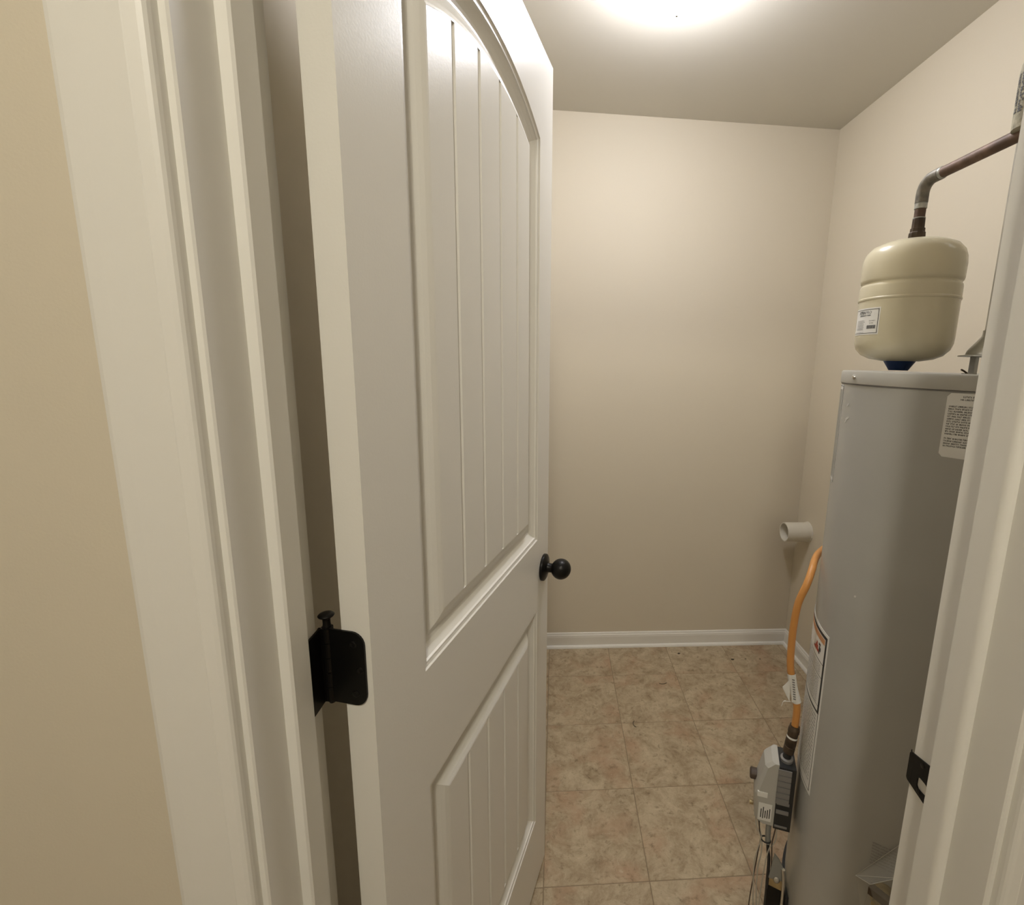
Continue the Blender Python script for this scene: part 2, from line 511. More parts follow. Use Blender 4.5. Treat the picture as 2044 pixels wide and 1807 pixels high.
obj('door_stop', bm, 'trim', jl)
bm = bmesh.new(); extr_z(bm, [mir(p) for p in JB], 0, ZTOP)
jr = structure('trim_5', bm, 'trim', 'white painted strike jamb in front of the water heater', 'door jamb')
STPR = [(0, STOP_A)] + [(STOP_S - 0.008 + 0.008 * sin(radians(a)), STOP_A + 0.008 - 0.008 * cos(radians(a))) for a in range(0, 91, 10)] + [(STOP_S, STOP_B - 0.001), (STOP_S - .001, STOP_B), (0, STOP_B)]
bm = bmesh.new(); extr_z(bm, [mir(p) for p in STPR], 0, ZTOP - STOP_S)
obj('door_stop', bm, 'trim', jr, smooth=True, angle=30)
bm = bmesh.new(); loft(bm, [[(-0.018, y, ZTOP - x) for x, y in JB], [(W + 0.018, y, ZTOP - x) for x, y in JB]])
jh = structure('trim_6', bm, 'trim', 'white painted head jamb over the doorway', 'door jamb')
bm = bmesh.new(); loft(bm, [[(0, y, ZTOP - x) for x, y in STP], [(W, y, ZTOP - x) for x, y in STP]])
obj('door_stop', bm, 'trim', jh)

# strike plate on the right jamb: plate with round lip and latch hole
bm = bmesh.new()
ZS0, ZS1 = 0.894, 0.9465
out = []
def arc(cy, cz, r, a0, a1, n=5):
    return [(cy + r * cos(radians(a0 + (a1 - a0) * i / n)), cz + r * sin(radians(a0 + (a1 - a0) * i / n))) for i in range(n + 1)]
Y0, Y1 = 0.0835, 0.1166
outer = arc(Y0 + .006, ZS0 + .006, .006, 180, 270) + arc(Y1 - .001, ZS0 + .010, .0045, 270, 360) + arc(Y1 - .001, ZS1 - .010, .0045, 0, 90) + arc(Y0 + .006, ZS1 - .006, .006, 90, 180)
hole = arc(Y0 + .008, ZS0 + .014, .004, 180, 270) + arc(Y1 - .018, ZS0 + .014, .0045, 270, 360) + arc(Y1 - .018, ZS0 + .0215, .0045, 0, 90) + arc(Y0 + .008, ZS0 + .0215, .004, 90, 180)
rings = []
for poly, x in ((outer, W), (outer, W - 0.0018), (hole, W - 0.0018), (hole, W)):
    rings.append([(x, y, z) for y, z in poly])
loft(bm, rings, True, False, False)
sp = obj('strike_plate', bm, 'black', jr, label='black strike plate with curved lip')
bm = bmesh.new()   # lip wrapping the jamb edge
prof = [(W - 0.0019, Y1 - 0.004), (W - 0.0019, Y1 + 0.001), (W - 0.0008, Y1 + 0.0035), (W + 0.0016, Y1 + 0.0055), (W + 0.0022, Y1 + 0.0045), (W + 0.0003, Y1 + 0.0030), (W - 0.0003, Y1 + 0.0005), (W - 0.0003, Y1 - 0.004)]
loft(bm, [[(x, y, ZS0 + 0.006) for x, y in prof], [(x, y, ZS1 - 0.006) for x, y in prof]])
obj('lip', bm, 'black', sp)
for zz in (ZS0 + 0.008, ZS1 - 0.008):
    bm = bmesh.new(); lathe(bm, [(0.0035, 0), (0.0035, 0.0004), (0.002, 0.0008)], (W - 0.0018, 0.0985, zz), (-1, 0, 0), 12)
    obj('screw', bm, 'black', sp)
bm = bmesh.new(); box(bm, W + 0.0002, W + 0.0006, Y0 + .006, Y1 - .006, ZS0 + .008, ZS0 + .028)
obj('latch_hole', bm, 'seal', sp)

# ================================================================== THE DOOR
C2 = Vector((0.05946, 0.10889, 0.0)); EV = Vector((0.26582, 0.96402, 0)); NV = Vector((0.96402, -0.26582, 0))
DW, ZB, ZT, DT = 0.6829, 0.018, 2.0299, 0.035
def dp(u, v, z): return C2 + EV * u + NV * v + Vector((0, 0, z))
door = thing('door_1', 'white two panel arch top plank door standing open into the closet', 'door', C2, kind='structure')
PU0, PU1 = 0.105, 0.596          # panel opening across the door
UP_Z0, UP_Z1 = 1.0050, 1.858     # upper panel, springing of the arch
LO_Z0, LO_Z1 = 0.2270, 0.8265
SAG = 0.061
HALF = (PU1 - PU0) / 2; UC = (PU0 + PU1) / 2
RAD = (HALF ** 2 + SAG ** 2) / (2 * SAG); ZC = UP_Z1 + SAG - RAD
NA = 20
def outline(s, z0, z1, arched):
    u0, u1 = PU0 + s, PU1 - s
    pts = [(u0, z0 + s), (u1, z0 + s)]
    if arched:
        r = RAD - s
        for i in range(NA + 1):
            u = u1 + (u0 - u1) * i / NA
            pts.append((u, ZC + sqrt(r * r - (u - UC) ** 2)))
    else:
        pts += [(u1, z1 - s), (u0, z1 - s)]
    return pts
# slab: one solid with two openings on each face
bm = bmesh.new()
def face(pts, v):
    bm.faces.new([bm.verts.new(dp(u, v, z)) for u, z in pts])
up0 = outline(0, UP_Z0, UP_Z1, True); arcpts = up0[2:]
for v in (0.0, -DT):
    face([(0, ZB), (PU0, ZB), (PU0, ZT), (0, ZT)], v)
    face([(PU1, ZB), (DW, ZB), (DW, ZT), (PU1, ZT)], v)
    face([(PU0, ZB), (PU1, ZB), (PU1, LO_Z0), (PU0, LO_Z0)], v)
    face([(PU0, LO_Z1), (PU1, LO_Z1), (PU1, UP_Z0), (PU0, UP_Z0)], v)
    for a, b in zip(arcpts, arcpts[1:]):
        face([a, (a[0], ZT), (b[0], ZT), b], v)
for a, b in (((0, ZB), (0, ZT)), ((0, ZT), (DW, ZT)), ((DW, ZT), (DW, ZB)), ((DW, ZB), (0, ZB))):
    bm.faces.new([bm.verts.new(dp(*q)) for q in ((a[0], 0, a[1]), (b[0], 0, b[1]), (b[0], -DT, b[1]), (a[0], -DT, a[1]))])
bmesh.ops.remove_doubles(bm, verts=bm.verts[:], dist=1e-5)
obj('door_slab', bm, 'door', door)
# moulded panels: profile (inset, depth)
PROF = [(0.0, 0.0), (0.0018, -0.0022), (0.0055, -0.0030), (0.0085, -0.0032), (0.0098, -0.0062), (0.0120, -0.0078), (0.0170, -0.0114), (0.0230, -0.0148), (0.0280, -0.0160),
        (0.0315, -0.0158), (0.0370, -0.0136), (0.0430, -0.0098), (0.0500, -0.0061), (0.0570, -0.0036), (0.0600, -0.0030), (0.0601, -0.0100)]
def panel(name, z0, z1, arched, side):
    b = bmesh.new()
    rings = []
    for s, d in PROF:
        rings.append([dp(u, d if side > 0 else -DT - d, z) for u, z in outline(s, z0, z1, arched)])
    loft(b, rings, True, False, True)
    po = obj(name, b, 'door', door)
    ub = [UC + k * 0.0797 for k in (-1.5, -0.5, 0.5, 1.5)]
    edges = [PU0 + 0.06] + ub + [PU1 - 0.06]
    zb = z0 + 0.0598
    r = RAD - 0.0602
    def zt(u): return (ZC + sqrt(r * r - (u - UC) ** 2)) if arched else z1 - 0.0602
    for i in range(5):
        ua, uz = edges[i], edges[i + 1]
        g0 = 0.0 if i == 0 else 0.0048
        g1 = 0.0 if i == 4 else 0.0048
        prof = [(ua, -0.0082)] + [(ua + g0 + (uz - g1 - ua - g0) * k / 6, -0.0030) for k in range(7)] + [(uz, -0.0082), (uz, -0.0098), (ua, -0.0098)]
        b = bmesh.new()
        lo = [dp(u, d if side > 0 else -DT - d, zb) for u, d in prof]
        hi = [dp(u, d if side > 0 else -DT - d, zt(u)) for u, d in prof]
        loft(b, [lo, hi])
        obj('plank', b, 'door', po)
panel('upper_panel', UP_Z0, UP_Z1, True, 1)
panel('lower_panel', LO_Z0, LO_Z1, False, 1)
panel('upper_panel_reverse', UP_Z0, UP_Z1, True, -1)
panel('lower_panel_reverse', LO_Z0, LO_Z1, False, -1)
# knob on both faces
KU, KZ = 0.642, 0.918
def knob(v0, sgn):
    base = dp(KU, v0, KZ); ax = NV * sgn
    b = bmesh.new(); lathe(b, [(0.0325, 0), (0.0330, 0.002), (0.0325, 0.006), (0.0285, 0.0085), (0.018, 0.0105), (0.0135, 0.013)], base, ax, 40)
    k = obj('knob', b, 'black', door, smooth=True, label='black round door knob on a disc rose')
    b = bmesh.new(); lathe(b, [(0.0130, 0.011), (0.0112, 0.018), (0.0112, 0.024), (0.0135, 0.029)], base, ax, 28)
    obj('neck', b, 'black', k, smooth=True)
    b = bmesh.new()
    pr = [(0.0252 * sin(radians(a)), 0.0455 - 0.0245 * cos(radians(a))) for a in range(20, 181, 8)]
    lathe(b, pr, base, ax, 40)
    obj('ball', b, 'black', k, smooth=True)
knob(0.0, 1)
knob(-DT, -1)
bm = bmesh.new(); obox(bm, dp(DW + 0.0006, -DT / 2, KZ), EV * 0.0008, NV * 0.0125, Vector((0, 0, 0.028)))
lp = obj('latch_plate', bm, 'black', door)
bm = bmesh.new(); obox(bm, dp(DW + 0.006, -DT / 2, KZ), EV * 0.0055, NV * 0.006, Vector((0, 0, 0.008)))
obj('latch', bm, 'black', lp)
# hinges
C1 = C2 - NV * DT
PINX, PINY = 0.0076, 0.1245
def rounded_leaf(b, o, d, n, width, z0, z1, th, rc=0.015):
    """leaf from o along d (width), rounded at the far corners"""
    pts = [(0, z0)] + [(width - rc + rc * cos(radians(a)), z0 + rc + rc * sin(radians(a))) for a in range(-90, 1, 15)] \
        + [(width - rc + rc * cos(radians(a)), z1 - rc + rc * sin(radians(a))) for a in range(0, 91, 15)] + [(0, z1)]
    loft(b, [[o + d * s + n * t + Vector((0, 0, z)) for s, z in pts] for t in (0, th)])
def hinge(zc):
    z0, z1 = zc - 0.0445, zc + 0.0445
    b = bmesh.new()
    seg = 5
    for i in range(seg):
        a = z0 + (z1 - z0) * i / seg + 0.0005; c = z0 + (z1 - z0) * (i + 1) / seg - 0.0005
        lathe(b, [(0.0063, a), (0.0063, c)], (PINX, PINY, 0), (0, 0, 1), 20)
    h = obj('hinge', b, 'black', door, label='black butt hinge with ball-tipped pin')
    b = bmesh.new(); lathe(b, [(0.0032, z0 - 0.004), (0.0045, z0 - 0.001), (0.0036, z0), (0.0036, z1), (0.0045, z1 + 0.001), (0.0040, z1 + 0.004), (0.0040, z1 + 0.010), (0.0078, z1 + 0.0125), (0.0085, z1 + 0.0140), (0.0070, z1 + 0.0155), (0.003, z1 + 0.0162)], (PINX, PINY, 0), (0, 0, 1), 20)
    obj('pin', b, 'black', h, smooth=True)
    pin = Vector((PINX, PINY, 0))
    b = bmesh.new()
    o = pin + NV * 0.004; o = o - EV * ((o - C1).dot(EV)) - EV * 0.0002
    rounded_leaf(b, o, NV, -EV, 0.0435, z0, z1, 0.0022)
    obj('leaf', b, 'black', h)
    b = bmesh.new()
    rounded_leaf(b, Vector((0.0001, PINY - 0.002, 0)), Vector((0, -1, 0)), Vector((1, 0, 0)), 0.0400, z0, z1, 0.0022)
    obj('leaf', b, 'black', h)
    b = bmesh.new()
    obox(b, (PINX / 2, PINY - 0.0035, zc), (0.0042, 0, 0), (0, 0.0015, 0), (0, 0, 0.0445))
    obj('leaf_curl', b, 'black', h)
    for dz, s in ((0.030, 0.030), (0.0, 0.037), (-0.030, 0.030)):
        b = bmesh.new()
        c = o + NV * s - EV * 0.0022 + Vector((0, 0, zc + dz))
        lathe(b, [(0.0042, 0), (0.0042, 0.0005), (0.0030, 0.0011), (0.0012, 0.0007)], c, -EV, 14)
        obj('screw', b, 'black', h)
for zc in (1.0790, 1.83, 0.27):
    hinge(zc)

# ================================================================== CEILING LAMPS
def lamp(name, label, x, y, r, drop, m):
    t = thing(name, label, 'ceiling light', (x, y, H))
    b = bmesh.new(); lathe(b, [(0.108, H), (0.108, H - 0.030), (0.100, H - 0.042), (0.070, H - 0.050)], (x, y, 0), (0, 0, 1), 48)
    obj('base', b, 'trim', t, smooth=True)
    b = bmesh.new()
    zc = H - drop + r * 0.86
    pr = [(0.066, H - 0.046), (0.070, H - 0.052)]
    pr += [(r * sin(radians(a)), zc + 0.86 * r * cos(radians(a))) for a in range(60, 181, 8)]
    lathe(b, pr, (x, y, 0), (0, 0, 1), 48)
    obj('glass_globe', b, m, t, smooth=True)
    b = bmesh.new(); lathe(b, [(0.004, 0), (0.004, -0.004), (0.0015, -0.006)], (x, y, H - drop), (0, 0, 1), 12)
    obj('finial', b, 'steel', t)
    return t
lamp('ceiling_lamp', 'round white glass ceiling lamp glowing over the closet', 0.552, 1.005, 0.088, 0.132, 'globe')
lamp('ceiling_lamp', 'round white glass ceiling lamp of the hall outside the doorway', 0.22, -1.08, 0.095, 0.150, 'hallglobe')

# ================================================================== WATER HEATER
HX, HY, HR = 1.038, 0.41, 0.25
HC = (HX, HY)
heater = thing('water_heater', 'tall grey cylindrical gas water heater behind the strike jamb', 'water heater', (HX, HY, 0))
def hpt(az, r, z): return Vector((HX + r * cos(radians(az)), HY + r * sin(radians(az)), z))
bm = bmesh.new()
lathe(bm, [(HR - 0.012, 0.0), (HR - 0.003, 0.004), (HR - 0.003, 0.045), (HR, 0.047), (HR, 1.392), (HR - 0.003, 1.3955)], (HX, HY, 0), (0, 0, 1), 128)
obj('body', bm, 'heater', heater, smooth=True, angle=30)
bm = bmesh.new()
lathe(bm, [(HR - 0.010, 1.3925), (HR + 0.0022, 1.3925), (HR + 0.0026, 1.3945), (HR + 0.0026, 1.4125), (HR + 0.0012, 1.4150), (HR - 0.002, 1.4158), (HR - 0.006, 1.4150), (0.02, 1.4145)], (HX, HY, 0), (0, 0, 1), 128)
capo = obj('top_cap', bm, 'heatcap', heater, smooth=True, angle=30)
for az in (52, 112, 172, 232, 292, 352):
    bm = bmesh.new(); lathe(bm, [(0.0042, 0), (0.0042, 0.0015), (0.0030, 0.0036), (0.001, 0.0040)], hpt(az, HR + 0.0024, 1.4045), (cos(radians(az)), sin(radians(az)), 0), 14)
    obj('screw', bm, 'steel', capo, smooth=True)
bm = bmesh.new(); lathe(bm, [(HR + 0.0006, 1.3900), (HR + 0.0012, 1.3905), (HR + 0.0012, 1.3915), (HR + 0.0006, 1.392)], (HX, HY, 0), (0, 0, 1), 128, False)
obj('cap_seam', bm, 'inkgrey', heater)
# draft hood with legs and flue
bm = bmesh.new()
lathe(bm, [(0.0690, 1.4460), (0.0690, 1.4475), (0.0590, 1.4490), (0.0570, 1.4560), (0.0500, 1.4660), (0.0430, 1.4760), (0.0395, 1.4810), (0.0385, 1.4840), (0.0385, 1.4915), (0.0370, 1.4915), (0.0375, 1.4830), (0.0480, 1.4650), (0.0560, 1.4470)], (HX, HY, 0), (0, 0, 1), 64)
hood = obj('draft_hood', bm, 'galv', heater, smooth=True, label='galvanised cone shaped draft hood')
for az in (168, 222, 288, 348, 100):
    bm = bmesh.new()
    a = radians(az)
    obox(bm, hpt(az, 0.0530, 1.4308), Vector((cos(a), sin(a), 0)) * 0.0007, Vector((-sin(a), cos(a), 0)) * 0.0075, Vector((0, 0, 0.0162)))
    obox(bm, hpt(az, 0.0580, 1.4157), Vector((cos(a), sin(a), 0)) * 0.006, Vector((-sin(a), cos(a), 0)) * 0.0075, Vector((0, 0, 0.0008)))
    obj('leg', bm, 'galv', hood)
bm = bmesh.new(); lathe(bm, [(0.0362, 1.482), (0.0362, H - 0.001)], (HX, HY, 0), (0, 0, 1), 48)
obj('flue_pipe', bm, 'galv', hood, smooth=True)
bm = bmesh.new(); tube(bm, catmull([hpt(172, 0.062, 1.4165), hpt(173, 0.068, 1.420), hpt(174, 0.074, 1.4225)], 4), 0.0016, 8)
obj('hood_clip', bm, 'brown', hood)

# printed label (caution text) near the jamb
bm = bmesh.new(); cyl_patch(bm, HC, HR, 211.8, 236.0, 1.2945, 1.3885, 0.0005, 1.0, 0.005)
lab = obj('caution_label', bm, 'label', heater, label='white caution label with rows of small black print')
rng = random.Random(3)
bm = bmesh.new()
RI = HR + 0.0009
text_rows(bm, HC, RI, 216.2, 230, 1.3850, 1, 0.005, 0.0027, rng)
text_rows(bm, HC, RI, 215.6, 231, 1.3808, 1, 0.005, 0.0024, rng)
text_rows(bm, HC, RI, 212.7, 235, 1.3705, 12, 0.00365, 0.0023, rng)
text_rows(bm, HC, RI, 212.7, 235, 1.3235, 3, 0.00365, 0.0023, rng)
text_rows(bm, HC, RI, 212.7, 226, 1.31255, 1, 0.00365, 0.0023, rng)
obj('print', bm, 'ink', lab)
# thin framed rating plate near the far edge
bm = bmesh.new(); cyl_patch(bm, HC, HR, 128, 159.5, 1.196, 1.388, 0.0004, 1.5, 0.004)
lab = obj('rating_label', bm, 'label', heater, label='narrow silver rating label with dark border')
bm = bmesh.new()
R2 = HR + 0.0006
for a0, a1, z0, z1 in ((158.6, 159.3, 1.1975, 1.3865), (129, 159.3, 1.1975, 1.1990), (129, 159.3, 1.3850, 1.3865)):
    cyl_patch(bm, HC, R2, a0, a1, z0, z1, 0.0002)
obj('border', bm, 'inkgrey', lab)
bm = bmesh.new(); cyl_patch(bm, HC, R2, 130, 157.2, 1.205, 1.379, 0.0002)
obj('printed_panel', bm, 'plate', lab)
# warning sticker
bm = bmesh.new(); cyl_patch(bm, HC, HR, 112, 177.0, 0.5495, 0.9075, 0.0005, 1.5)
lab = obj('warning_sticker', bm, 'label', heater, label='long white warning sticker with thick black frame')
bm = bmesh.new()
for a0, a1, z0, z1 in ((174.6, 175.9, 0.7345, 0.9010), (113, 175.9, 0.8945, 0.9010), (113, 175.9, 0.7345, 0.7385),
                       (113, 174.6, 0.8395, 0.8405), (113, 174.6, 0.8105, 0.8113), (113, 174.6, 0.7495, 0.7503),
                       (175.5, 175.75, 0.5560, 0.7345), (113, 175.75, 0.5560, 0.5570)):
    cyl_patch(bm, HC, R2, a0, a1, z0, z1, 0.0002)
obj('frame_print', bm, 'ink', lab)
bm = bmesh.new(); cyl_patch(bm, HC, R2, 113, 174.0, 0.8810, 0.8925, 0.0002)
obj('header_band', bm, 'inkorange', lab)
bm = bmesh.new()
for a0, a1, z0, z1 in ((163.5, 168.8, 0.852, 0.859), (164.5, 167.8, 0.859, 0.865), (165.5, 166.8, 0.865, 0.871), (162, 164, 0.852, 0.856)):
    cyl_quad(bm, HC, R2 + 0.0003, a0, a1, z0, z1)
obj('flame_print', bm, 'inkred', lab)
bm = bmesh.new()
for a0, a1, z0, z1 in ((169.0, 169.9, 0.851, 0.868), (168.4, 170.3, 0.869, 0.874), (169.9, 170.9, 0.858, 0.866)):
    cyl_quad(bm, HC, R2 + 0.0003, a0, a1, z0, z1)
obj('figure_print', bm, 'ink', lab)
bm = bmesh.new()
text_rows(bm, HC, R2 + 0.0003, 172.5, 120, 0.8345, 5, 0.0043, 0.0026, rng)
text_rows(bm, HC, R2 + 0.0003, 172.5, 120, 0.8060, 11, 0.0050, 0.0030, rng)
text_rows(bm, HC, R2 + 0.0003, 174.2, 120, 0.7280, 20, 0.0078, 0.0042, rng)
obj('print', bm, 'inkgrey', lab)
bm = bmesh.new()
cyl_patch(bm, HC, R2, 120, 161.0, 0.846, 0.8785, 0.0002)
# scuffs of dried adhesive on the shell
bm.free()
for az, z, l, s in ((167.0, 1.326, 3.5, 0.0010), (168.5, 1.329, 2.0, 0.0004), (166.6, 1.350, 2.2, 0.0012), (166.2, 1.3195, 2.5, 0.0016), (188.6, 1.0195, 1.1, 0.0004)):
    bm = bmesh.new()
    n = 8
    lo_, hi_ = [], []
    for k in range(n + 1):
        a = az + l * k / n
        zz = z + s * k * 0.6 + rng.uniform(-.0006, .0006)
        hw = 0.0020 * sin(pi * (k + 0.4) / (n + 0.8)) + 0.0002
        lo_.append(bm.verts.new(hpt(a, HR + 0.0004, zz - hw))); hi_.append(bm.verts.new(hpt(a, HR + 0.0004, zz + hw * rng.uniform(0.6, 1.5))))
    for k in range(n): bm.faces.new((lo_[k], lo_[k + 1], hi_[k + 1], hi_[k]))
    obj('scuff_mark', bm, 'scuff', heater)

# gas control valve
VAZ = 160.0
N_ = Vector((cos(radians(VAZ)), sin(radians(VAZ)), 0)); T_ = Vector((-sin(radians(VAZ)), cos(radians(VAZ)), 0))
if T_.dot(Vector((CAM.x - HX, CAM.y - HY, 0))) < 0: T_ = -T_
Z_ = Vector((0, 0, 1))
def vp(r, t, z): return Vector((HX, HY, 0)) + N_ * r + T_ * t + Z_ * z
def vbox(b, r0, r1, t0, t1, z0, z1): obox(b, vp((r0 + r1) / 2, (t0 + t1) / 2, (z0 + z1) / 2), N_ * (r1 - r0) / 2, T_ * (t1 - t0) / 2, Z_ * (z1 - z0) / 2)
VZ0, VZ1, VT = 0.405, 0.570, 0.030
bm = bmesh.new()
vbox(bm, 0.259, 0.294, -VT, VT, VZ0, VZ1 - 0.008)
valve = obj('gas_valve', bm, 'valveblk', heater, label='black and grey gas control valve')
bm = bmesh.new()
for k in range(6):
    z1 = VZ1 - 0.012 - k * 0.0145
    vbox(bm, 0.268, 0.295, VT - 0.001, VT + 0.0022, z1 - 0.0125, z1)
    obj('rib', bm, 'inkgrey', valve); bm = bmesh.new()
for z0, z1 in ((0.447, 0.456), (0.470, 0.476), (0.412, 0.416)):
    vbox(bm, 0.266, 0.292, VT - 0.001, VT + 0.0018, z0, z1)
    obj('rib', bm, 'inkgrey', valve); bm = bmesh.new()
bm.free()
# grey cover, tapered front
bm = bmesh.new()
secs = []
for z, rf in ((VZ0 + 0.004, 0.322), (VZ0 + 0.012, 0.334), (0.480, 0.338), (0.500, 0.334), (VZ1 - 0.018, 0.322), (VZ1 - 0.004, 0.308)):
    secs.append([vp(0.294, -VT + 0.001, z), vp(0.294, VT - 0.001, z), vp(rf - 0.006, VT - 0.001, z), vp(rf, VT - 0.009, z), vp(rf, -VT + 0.009, z), vp(rf - 0.006, -VT + 0.001, z)])
loft(bm, secs)
cov = obj('valve_cover', bm, 'valvegry', valve)
bm = bmesh.new(); vbox(bm, 0.312, 0.333, VT - 0.0035, VT + 0.0006, 0.478, 0.490)
obj('catch', bm, 'label', cov)
bm = bmesh.new(); vbox(bm, 0.300, 0.328, VT - 0.0015, VT - 0.0004, 0.418, 0.462)
vl = obj('valve_label', bm, 'label', cov)
bm = bmesh.new()
for k in range(5):
    vbox(bm, 0.303 + k * 0.0045, 0.3050 + k * 0.0045, VT - 0.0008, VT - 0.0002, 0.423 + 0.003 * rng.random(), 0.456 - 0.012 * rng.random())
obj('print', bm, 'ink', vl)
bm = bmesh.new(); lathe(bm, [(0.012, 0), (0.012, 0.012), (0.010, 0.014)], vp(0.334, -0.012, 0.495), N_, 24)
obj('temperature_dial', bm, 'wirered', valve)
bm = bmesh.new(); lathe(bm, [(0.005, 0), (0.005, 0.008)], vp(0.336, -0.004, 0.425), N_, 16)
obj('igniter_button', bm, 'brass', valve)
# nipple on top
bm = bmesh.new(); lathe(bm, [(0.0125, VZ1 - 0.012), (0.0135, VZ1 - 0.010), (0.0135, VZ1 - 0.002), (0.0105, VZ1)], vp(0.277, 0.004, 0), (0, 0, 1), 24)
obj('inlet_collar', bm, 'inkgrey', valve, smooth=True)
# tube, wires and burner access below the valve
bm = bmesh.new(); tube(bm, catmull([vp(0.300, 0.010, VZ0 + 0.01), vp(0.300, 0.012, 0.375), vp(0.298, 0.012, 0.345)], 6), 0.0062, 14)
tb = obj('manifold_tube', bm, 'plate', heater, smooth=True, label='grey metal gas tube')
bm = bmesh.new(); tube(bm, catmull([vp(0.298, 0.012, 0.347), vp(0.296, 0.014, 0.325), vp(0.292, 0.014, 0.300), vp(0.290, 0.014, 0.22), vp(0.288, 0.014, 0.10)], 6), 0.0036, 10)
obj('inner_tube', bm, 'valveblk', tb, smooth=True)
bm = bmesh.new(); tube(bm, [vp(0.303 + 0.0105 * cos(radians(a)), 0.013 + 0.0080 * sin(radians(a)), 0.3525 + 0.001 * cos(radians(a))) for a in range(0, 361, 24)], 0.0016, 8)
obj('zip_tie', bm, 'valveblk', heater)
for pts, m in (([(0.330, 0.014, 0.408), (0.326, 0.016, 0.385), (0.314, 0.016, 0.354), (0.318, 0.014, 0.325), (0.322, 0.012, 0.285), (0.321, 0.012, 0.24), (0.316, 0.012, 0.17), (0.312, 0.012, 0.09)], 'wire'),
               ([(0.326, 0.006, 0.408), (0.320, 0.010, 0.38), (0.312, 0.012, 0.353), (0.310, 0.016, 0.32), (0.314, 0.016, 0.27), (0.311, 0.016, 0.19), (0.300, 0.016, 0.10)], 'wire'),
               ([(0.322, 0.010, 0.408), (0.318, 0.012, 0.37), (0.314, 0.012, 0.352), (0.316, 0.008, 0.31), (0.320, 0.008, 0.24), (0.324, 0.008, 0.15), (0.318, 0.008, 0.09)], 'wirered'),
               ([(0.286, 0.020, 0.405), (0.288, 0.018, 0.375), (0.290, 0.018, 0.352), (0.288, 0.020, 0.32), (0.286, 0.020, 0.28)], 'wirered'),
               ([(0.284, 0.018, 0.406), (0.284, 0.018, 0.36), (0.296, 0.018, 0.33), (0.302, 0.018, 0.25), (0.306, 0.018, 0.12)], 'wire')):
    bm = bmesh.new(); tube(bm, catmull([vp(*q) for q in pts], 6), 0.0013, 6)
    obj('wire', bm, m, heater)
# burner access door
bm = bmesh.new()
secs = []
for z in (0.06, 0.245):
    secs.append([hpt(a, r, z) for r, rng_ in ((0.2505, range(136, 171, 3)), (0.2560, range(170, 135, -3))) for a in rng_])
loft(bm, secs)
bd = obj('burner_door', bm, 'valveblk', heater, label='dark burner access cover near the floor')
bm = bmesh.new()
loft(bm, [[vp(0.254, t, 0.262), vp(0.290, t, 0.262), vp(0.283, t, 0.330), vp(0.272, t, 0.318), vp(0.254, t, 0.285)] for t in (0.019, 0.022)])
obj('heat_shield', bm, 'plate', bd)
bm = bmesh.new()
loft(bm, [[vp(0.256, 0.018 + s, 0.235), vp(0.294, 0.010 + s, 0.235), vp(0.294, 0.010 + s, 0.264), vp(0.280, 0.014 + s, 0.268), vp(0.256, 0.018 + s, 0.262)] for s in (0, 0.004)])
bk = obj('bracket', bm, 'brass', bd)
bm = bmesh.new(); lathe(bm, [(0.0072, 0), (0.0072, 0.003), (0.0055, 0.0055), (0.0025, 0.0060), (0.002, 0.0045)], vp(0.273, 0.020, 0.262), (T_ + Z_ * 0.6), 20)
obj('bolt', bm, 'steel', bk, smooth=True)
bm = bmesh.new()
loft(bm, [[vp(0.256, 0.012, z), vp(0.256, 0.022 + dt, z), vp(0.290, 0.016 + dt, z), vp(0.292, 0.006, z)] for z, dt in ((0.08, 0.010), (0.16, 0.006), (0.20, 0.004), (0.235, 0.0))])
obj('burner_tray', bm, 'black', bd)
bm = bmesh.new(); tube(bm, catmull([vp(0.262, 0.026, 0.300), vp(0.259, 0.030, 0.275), vp(0.258, 0.032, 0.24), vp(0.258, 0.032, 0.18), vp(0.258, 0.032, 0.08)], 6), 0.0040, 12)
obj('pilot_tube', bm, 'steel', bd, smooth=True)

# drain valve in a clear bag, with printed lines above
DAZ = 215.0
ND = Vector((cos(radians(DAZ)), sin(radians(DAZ)), 0)); TD = Vector((-sin(radians(DAZ)), cos(radians(DAZ)), 0))   # TD points to larger azimuth (towards the jamb)
def qp(r, t, z): return Vector((HX, HY, 0)) + ND * r + TD * t + Z_ * z
bm = bmesh.new(); lathe(bm, [(0.020, 0), (0.020, 0.003), (0.013, 0.005), (0.013, 0.014), (0.0165, 0.016), (0.0165, 0.026), (0.0120, 0.028), (0.0120, 0.036), (0.0095, 0.038)], qp(HR - 0.001, 0.012, 0.520), ND, 24)
dv = obj('drain_valve', bm, 'brass', heater, smooth=True, label='brass drain valve wrapped in clear film')
bm = bmesh.new(); obox(bm, qp(HR + 0.031, 0.012, 0.542), ND * 0.006, TD * 0.018, Z_ * 0.007)
obj('drain_handle', bm, 'brown', dv)
bm = bmesh.new()
def sheet(b, pts, th=0.0006):
    P3 = [Vector(p) for p in pts]
    n = (P3[1] - P3[0]).cross(P3[2] - P3[0]).normalized() * th
    loft(b, [P3, [p + n for p in P3]])
A = (0.8113, 0.2965, 0.512); Bq = (0.8419, 0.2493, 0.6321); Cq = (0.8188, 0.2170, 0.6081); Dq = (0.7986, 0.2464, 0.559); Eq = (0.8166, 0.2075, 0.5000); Fq = (0.8169, 0.2770, 0.4535)
sheet(bm, [A, Bq, Cq]); sheet(bm, [A, Cq, Dq]); sheet(bm, [Dq, Cq, Eq]); sheet(bm, [A, Dq, Fq]); sheet(bm, [Dq, Eq, Fq])
fl = obj('clear_film', bm, 'film', dv)
